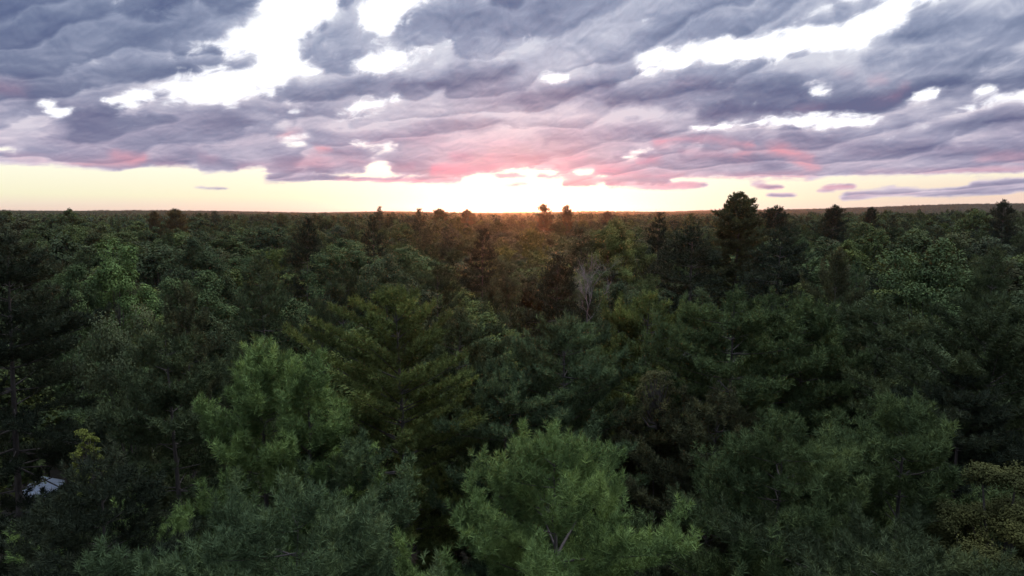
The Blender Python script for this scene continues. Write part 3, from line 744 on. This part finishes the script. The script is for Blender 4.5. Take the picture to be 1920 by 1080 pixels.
# bare tree, and the dead grey top in the right centre
for px, py, d, hh, lab, seed_, spr in ((1103, 470, 50, 9.5, 'bare pale grey tree with fine branches just right of centre', 5, 0.75),
                                       (1290, 572, 35, 8.0, 'small grey dead treetop between the yellowish pine and the broad bushy pine', 8, 0.8)):
    x, y, z = at(px, py, d); zb = gz(x, y)
    V, F_ = bare_mesh('bare', z-zb, spr, seed_, depth=5, start=0.74, r0=0.06)
    root = bpy.data.objects.new('bare_tree', None); col.objects.link(root); root.location = (x, y, zb)
    tag(root, lab, 'bare tree', 'leafless trees')
    o = bpy.data.objects.new('trunk', mesh_from('bare', V, F_, None, M_dead, True)); col.objects.link(o); o.parent = root
    taken.append((x, y, 2.0)); screen.append((px, 30, py, py+70, d))

# ------------------------------------------------------------------ the forest between them
rng = np.random.default_rng(77)
def px_of(x, y, z):
    v = CAMR.inverted() @ Vector((x, y, z-CAM_Z))
    return 960+FPX*v.x/-v.z, 540-FPX*v.y/-v.z
cand = []
AZM = R(40.5)
grid = {}
def near_ok(x, y, r_):
    i, j = int(x//8), int(y//8)
    for a in (i-1, i, i+1):
        for b in (j-1, j, j+1):
            for (X_, Y_, R_) in grid.get((a, b), ()):
                if (x-X_)**2+(y-Y_)**2 < (r_+R_)**2: return False
    return True
def gadd(x, y, r_): grid.setdefault((int(x//8), int(y//8)), []).append((x, y, r_))
for t_ in taken: gadd(*t_)
def kind_at(x, y):
    v_ = math.sin(x*0.021+1.0)*math.cos(y*0.017)+0.5*math.sin(x*0.05+y*0.041)
    return 'leaf' if rng.random() < 0.42+0.25*v_ + (0.16 if math.hypot(x, y) > 60 else -0.12) else str(rng.choice(['young', 'tier', 'tier', 'spire', 'sweep']))
tries = 0; DMAX = 440.0
while tries < 60000 and len(cand) < 5200:
    tries += 1
    a = rng.uniform(-AZM, AZM); d = math.sqrt(rng.uniform(15**2, DMAX**2)); x, y = d*math.sin(a), d*math.cos(a)
    if -R(41) < a < -R(29) and 20 < d < 66 and abs(a-math.atan2(GAPV[0], GAPV[1]))*d < 3.6: continue
    kind = kind_at(x, y); wd = rng.uniform(0.85, 1.35)*(0.85 if d < 45 else 1.0); hw = {'leaf': 3.9, 'young': 3.3, 'tier': 4.2, 'sweep': 3.6, 'spire': 3.0}[kind]
    if not near_ok(x, y, wd*hw*0.62): continue
    zb = gz(x, y); H = rng.normal(18.6, 1.5)+0.9*math.sin(x*0.045+2)*math.sin(y*0.038)
    if kind in ('tier', 'spire'): H += 0.8
    if rng.random() < 0.035 and d > 110: H += rng.uniform(1.5, 4.0); 
    # what stands in front stays below what the photo shows behind it
    hpx = wd*hw/d*FPX
    px0, py0 = px_of(x, y, zb+H); need = py0
    for sx, shw, syt, syl, sdist in screen:
        if sdist > d+1 and abs(px0-sx) < (shw*0.75+hpx*0.6): need = max(need, syt+0.72*(syl-syt))
    if d < 24: continue
    elif d < 34: need = max(need, 640)
    if need > py0:
        if need > 1130: continue
        H -= (need-py0)*d/FPX
        if H < 9: continue
    cand.append([x, y, zb, H, kind, wd, hw, d, a, px0]); gadd(x, y, wd*hw*0.62)
cand.sort(key=lambda c: c[7])
inview = [c for c in cand if -60 < c[9] < 1980]
NIND = 230
ind = inview[:NIND]; dlim = ind[-1][7]
rest = [c for c in cand if c[7] > dlim or not (-60 < c[9] < 1980)]
pal = {'young': [GB, MD, BL, YG, OL], 'tier': [MD, DK, MD, BL, OL], 'sweep': [YG, MD, GB], 'spire': [DK, MD, BL], 'leaf': [GB, MD, YG, (0.044,0.067,0.030), OL]}
cname = {GB: 'fresh green', MD: 'mid green', BL: 'bluish green', YG: 'yellowish green', OL: 'olive brown', DK: 'very dark'}
ktxt = {'young': 'bushy pine', 'tier': 'layered pine', 'sweep': 'upswept conifer', 'spire': 'narrow pine', 'leaf': 'broadleaf tree'}
marks = [(478,645,'twin-topped pine'),(735,540,'large upswept conifer'),(1035,798,'bottom centre pine'),(1062,588,'rounded blue-green pine'),(1103,474,'bare pale tree'),(1388,361,'tallest skyline pine'),
 (1385,542,'broad bushy pine'),(1712,752,'three-spired pine'),(212,468,'bright pointed broadleaf'),(35,438,'left-edge pine'),(480,480,'wide layered pine'),(1740,448,'broad soft crown'),(1915,555,'right-edge pine'),
 (1572,468,'reddish brown pine'),(580,402,'dark pointed horizon pine'),(325,391,'reddish left skyline pine'),(1018,382,'orange-lit skyline pair'),(1883,374,'lone far-right skyline tree'),(823,391,'reddish skyline cluster'),(1655,556,'spiky-leader pine')]
labs = {}
for c in ind:
    x, y, zb, H, kind, wd, hw, d, a, px0 = c
    colr = pal[kind][rng.integers(len(pal[kind]))]
    lod = 0 if d < 40 else (1 if d < 80 else 2)
    ms, hw_ = proto(kind, int(rng.integers(3 if lod == 0 else 4)), lod)
    jit = rng.uniform(0.85, 1.18)
    nm, ct = names[kind]
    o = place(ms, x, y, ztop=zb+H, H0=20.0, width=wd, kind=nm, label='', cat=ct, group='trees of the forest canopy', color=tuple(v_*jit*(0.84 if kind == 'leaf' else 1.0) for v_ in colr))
    ax, ay = px_of(x, y, zb+H)
    mk = min(marks, key=lambda m_: ((m_[0]-ax)/1.0)**2+((m_[1]-ay)*2.5)**2)
    rel = ('left of' if ax < mk[0]-40 else 'right of' if ax > mk[0]+40 else ('behind' if ay < mk[1] else 'before'))
    key = (cname.get(colr, 'soft green'), ktxt[kind], rel, mk[2]); labs.setdefault(key, []).append((ax, o))
ordn = ['leftmost', 'second from left', 'third from left', 'fourth from left', 'fifth from left', 'sixth from left', 'seventh from left', 'eighth from left', 'ninth from left', 'tenth from left', 'eleventh from left', 'twelfth from left']
for (cn, kt, rel, mk), L_ in labs.items():
    L_.sort(key=lambda q: q[0])
    for i, (_, o) in enumerate(L_):
        o['label'] = ('%s %s %s the %s' % (cn, kt, rel, mk)) if len(L_) == 1 else ('%s of the %s %ss %s the %s' % (ordn[min(i, 11)], cn, kt, rel, mk))

# ------------------------------------------------------------------ the wood beyond, too many trees to count: one object
def joined(ms):
    """trunk and crown in one mesh for the far wood"""
    out = bpy.data.meshes.new('far_tree')
    parts_ = []
    for me in ms:
        n = len(me.vertices); co = np.empty(n*3, np.float32); me.vertices.foreach_get('co', co)
        m_ = len(me.polygons); lv = np.empty(len(me.loops), np.int32); me.loops.foreach_get('vertex_index', lv)
        tn = np.zeros(n, np.float32)
        if 'tone' in me.attributes: me.attributes['tone'].data.foreach_get('value', tn)
        parts_.append((co.reshape(-1, 3), lv, m_, tn))
    V = np.concatenate([p_[0] for p_ in parts_]); off = len(parts_[0][0])
    lv = np.concatenate([parts_[0][1], parts_[1][1]+off]); k0 = len(parts_[0][1])//parts_[0][2]; k1 = len(parts_[1][1])//parts_[1][2]
    tot = np.concatenate([np.full(parts_[0][2], k0), np.full(parts_[1][2], k1)]).astype(np.int32)
    st_ = np.concatenate([[0], np.cumsum(tot)[:-1]]).astype(np.int32)
    out.vertices.add(len(V)); out.vertices.foreach_set('co', V.ravel()); out.loops.add(len(lv)); out.loops.foreach_set('vertex_index', lv.astype(np.int32))
    out.polygons.add(len(tot)); out.polygons.foreach_set('loop_start', st_); out.update(calc_edges=True)
    out.polygons.foreach_set('material_index', np.concatenate([np.ones(parts_[0][2]), np.zeros(parts_[1][2])]).astype(np.int32))
    at_ = out.attributes.new('tone', 'FLOAT', 'POINT'); at_.data.foreach_set('value', np.concatenate([p_[3] for p_ in parts_]))
    out.materials.append(M_wood_far); out.materials.append(M_bark)
    return out
src = bpy.data.collections.new('wood_sources')
def src_obj(name, me):
    o = bpy.data.objects.new(name, me); src.objects.link(o); return o
kinds_far = ['leaf', 'young', 'tier', 'spire', 'sweep']
far_src = []
for k_ in kinds_far:
    for i in range(4 if k_ == 'leaf' else 2):
        far_src.append((k_, src_obj('wood_%02d' % len(far_src), joined(proto(k_, i, 2)[0]))))
def patch_mesh(seed, size, spacing, nleaf):
    """a stretch of far canopy: many crowns of a few dozen leaf clumps each, on trunks"""
    r = np.random.default_rng(seed); P, N_, T, ID, TB = [], [], [], [], []
    n = int(size/spacing)
    for i in range(n):
        for j in range(n):
            x = (i+0.5+r.uniform(-0.35, 0.35))*spacing-size/2; y = (j+0.5+r.uniform(-0.35, 0.35))*spacing-size/2
            H = r.normal(19, 1.6)+(r.uniform(2, 5) if r.random() < 0.05 else 0); w_ = spacing*r.uniform(0.42, 0.62); ch = r.uniform(7, 11); sharp = r.random() < 0.4
            m_ = nleaf; q = nrm(r.normal(size=(m_, 3))+np.array([0, 0, 0.5])); q[:, 2] = np.abs(q[:, 2])*1.0-0.15
            rad_ = r.uniform(0.75, 1.08, (m_, 1)); bump = 1+0.18*np.sin(q[:, :1]*7+r.uniform(0, 6))*np.sin(q[:, 1:2]*6+r.uniform(0, 6))
            pt = q*rad_*bump*np.array([w_, w_, ch*0.55])
            if sharp: f_ = 1-0.75*np.clip(pt[:, 2:3]/(ch*0.55), 0, 1); pt[:, :2] *= f_
            P.append(pt+np.array([x, y, H-ch*0.55])); N_.append(q); T.append(np.clip(0.5+r.normal(0, 0.2, m_), 0, 1)); ID.append(np.full(m_, r.random()))
            TB.append((np.array([[x, y, -2], [x, y, H-ch*0.6]]), np.array([0.2, 0.12])))
    return P, N_, T, ID, TB
def patch_obj(name, seed, size, spacing, nleaf, leaf):
    global rng
    P, N_, T, ID, TB = patch_mesh(seed, size, spacing, nleaf)
    rng = np.random.default_rng(seed)
    V, F, A = leaves(np.concatenate(P), np.concatenate(N_), np.concatenate(T), leaf)
    me = mesh_from(name, V, F, {'tone': A, 'treeid': np.repeat(np.concatenate(ID), 4)}, M_wood_far)
    return src_obj(name, me)
PS = 36.0
patches = [patch_obj('wood_patch_%d' % i, 900+i, PS, 7.2, 330, 1.0) for i in range(4)]
# points: position, rotation, scale, which
pts, rots, scs, idx = [], [], [], []
allsrc = [o for _, o in far_src]+patches
src_sorted = sorted(allsrc, key=lambda o: o.name)      # Collection Info hands its objects over sorted by name
pos_of = {o.name: i for i, o in enumerate(src_sorted)}
rng = np.random.default_rng(5)
for x, y, zb, H, kind, wd, hw, d, a, px0 in rest:
    ch = [o for k_, o in far_src if k_ == kind]; o = ch[rng.integers(len(ch))]
    pts.append((x, y, zb)); rots.append(rng.uniform(0, 6.28)); scs.append((wd*1.05, wd*1.05, H/20.0)); idx.append(pos_of[o.name])
d_in = DMAX+PS*0.3; nn = int(4200/PS)
for i in range(-nn, nn):
    for j in range(0, nn):
        x, y = (i+0.5)*PS, (j+0.5)*PS; d = math.hypot(x, y)
        if d < d_in or d > 3950 or abs(math.atan2(x, y)) > AZM+PS/d: continue
        pts.append((x, y, gz(x, y))); rots.append(rng.integers(4)*math.pi/2); scs.append((1.03, 1.03, rng.uniform(0.92, 1.08)*(1.0 if d < 2300 else 1.1))); idx.append(pos_of[patches[rng.integers(4)].name])
pm = bpy.data.meshes.new('distant_forest'); pm.vertices.add(len(pts)); pm.vertices.foreach_set('co', np.array(pts, np.float32).ravel())
a_ = pm.attributes.new('turn', 'FLOAT_VECTOR', 'POINT'); a_.data.foreach_set('vector', np.array([(0, 0, r_) for r_ in rots], np.float32).ravel())
a_ = pm.attributes.new('size', 'FLOAT_VECTOR', 'POINT'); a_.data.foreach_set('vector', np.array(scs, np.float32).ravel())
a_ = pm.attributes.new('which', 'INT', 'POINT'); a_.data.foreach_set('value', np.array(idx, np.int32))
df = bpy.data.objects.new('distant_forest', pm); col.objects.link(df)
tag(df, 'dense mixed forest of small merging crowns running back to the horizon', 'forest', kind='stuff')
gn = bpy.data.node_groups.new('spread_wood', 'GeometryNodeTree')
gn.interface.new_socket('Geometry', in_out='INPUT', socket_type='NodeSocketGeometry'); gn.interface.new_socket('Geometry', in_out='OUTPUT', socket_type='NodeSocketGeometry')
gi = gn.nodes.new('NodeGroupInput'); go2 = gn.nodes.new('NodeGroupOutput'); iop = gn.nodes.new('GeometryNodeInstanceOnPoints'); ci = gn.nodes.new('GeometryNodeCollectionInfo')
ci.inputs['Collection'].default_value = src; ci.inputs['Separate Children'].default_value = True; ci.inputs['Reset Children'].default_value = True
def named(nm, ty):
    n = gn.nodes.new('GeometryNodeInputNamedAttribute'); n.data_type = ty; n.inputs[0].default_value = nm; return n.outputs[0]
gn.links.new(gi.outputs[0], iop.inputs['Points']); gn.links.new(ci.outputs[0], iop.inputs['Instance']); iop.inputs['Pick Instance'].default_value = True
gn.links.new(named('which', 'INT'), iop.inputs['Instance Index'])
e2r = gn.nodes.new('FunctionNodeEulerToRotation'); gn.links.new(named('turn', 'FLOAT_VECTOR'), e2r.inputs[0]); gn.links.new(e2r.outputs[0], iop.inputs['Rotation'])
gn.links.new(named('size', 'FLOAT_VECTOR'), iop.inputs['Scale']); gn.links.new(iop.outputs[0], go2.inputs[0])
md = df.modifiers.new('spread', 'NODES'); md.node_group = gn

# ------------------------------------------------------------------ small shed glimpsed through the trees
def rough_metal():
    m, h = material('pale_roof_metal'); t_ = h.node('ShaderNodeTexCoord').outputs['Object']; z = h.noise(t_, 2.0, 6, 0.7)[0]
    p = h.node('ShaderNodeBsdfPrincipled'); h.put(p.inputs['Base Color'], h.mix(h.step(z, 0.45, 0.75), (0.66, 0.76, 0.88), (0.50, 0.56, 0.62))); p.inputs['Roughness'].default_value = 0.45; p.inputs['Metallic'].default_value = 0.1
    finish(h, p.outputs[0]); return m
gx, gy = GAPV[0], GAPV[1]; dd = (CAM_Z-3.0)/-GAPV[2]; sxp, syp = gx*dd, gy*dd; szb = gz(sxp, syp)
shed = bpy.data.objects.new('shed', None); col.objects.link(shed); shed.location = (sxp, syp, szb); shed.rotation_euler = (0, 0, R(-22))
tag(shed, 'small shed with a pale blue-white roof glimpsed between dark trees at lower left', 'shed')
def boxes(bs):
    V, F = [], []
    for (x0, x1, y0, y1, z0, z1) in bs:
        o = len(V); V += [(x, y, z) for z in (z0, z1) for y in (y0, y1) for x in (x0, x1)]
        F += [tuple(o+i for i in f) for f in ((0,2,3,1),(4,5,7,6),(0,1,5,4),(2,6,7,3),(0,4,6,2),(1,3,7,5))]
    return V, F
me = bpy.data.meshes.new('wall'); me.from_pydata(*[q for q in boxes([(-1.5, 1.5, -1.4, 1.4, -0.3, 2.2)])[:1]], [], boxes([(-1.5, 1.5, -1.4, 1.4, -0.3, 2.2)])[1]); me.materials.append(M_dead)
o = bpy.data.objects.new('wall', me); col.objects.link(o); o.parent = shed
me = bpy.data.meshes.new('roof')
prof = [(-1.75, 2.15), (0, 3.15), (1.75, 2.15)]
V = [(x, y, z+dz_) for x in (-1.7, 1.7) for dz_ in (0.0, 0.07) for y, z in prof]
F = [(0,1,7,6),(1,2,8,7),(3,9,10,4),(4,10,11,5),(0,6,9,3),(2,5,11,8),(0,3,4,1),(1,4,5,2),(6,7,10,9),(7,8,11,10)]
me.from_pydata(V, [], F); me.materials.append(rough_metal())
o = bpy.data.objects.new('roof', me); col.objects.link(o); o.parent = shed

# ------------------------------------------------------------------ evening air
bm = bpy.data.meshes.new('haze'); x0, x1, y0, y1, z0, z1 = -4600, 4600, -60, 4700, -12, 82
bm.from_pydata([(x, y, z) for z in (z0, z1) for y in (y0, y1) for x in (x0, x1)], [], [(0,2,3,1),(4,5,7,6),(0,1,5,4),(2,6,7,3),(0,4,6,2),(1,3,7,5)])
hz_ = bpy.data.objects.new('haze', bm); col.objects.link(hz_); tag(hz_, kind='stuff')
m, h = material('evening_air'); v_ = h.node('ShaderNodeVolumePrincipled'); v_.inputs['Color'].default_value = (0.80, 0.82, 0.95, 1); v_.inputs['Density'].default_value = 4e-5; v_.inputs['Anisotropy'].default_value = 0.86
o_ = h.node('ShaderNodeOutputMaterial'); m.node_tree.links.new(v_.outputs[0], o_.inputs['Volume']); bm.materials.append(m)
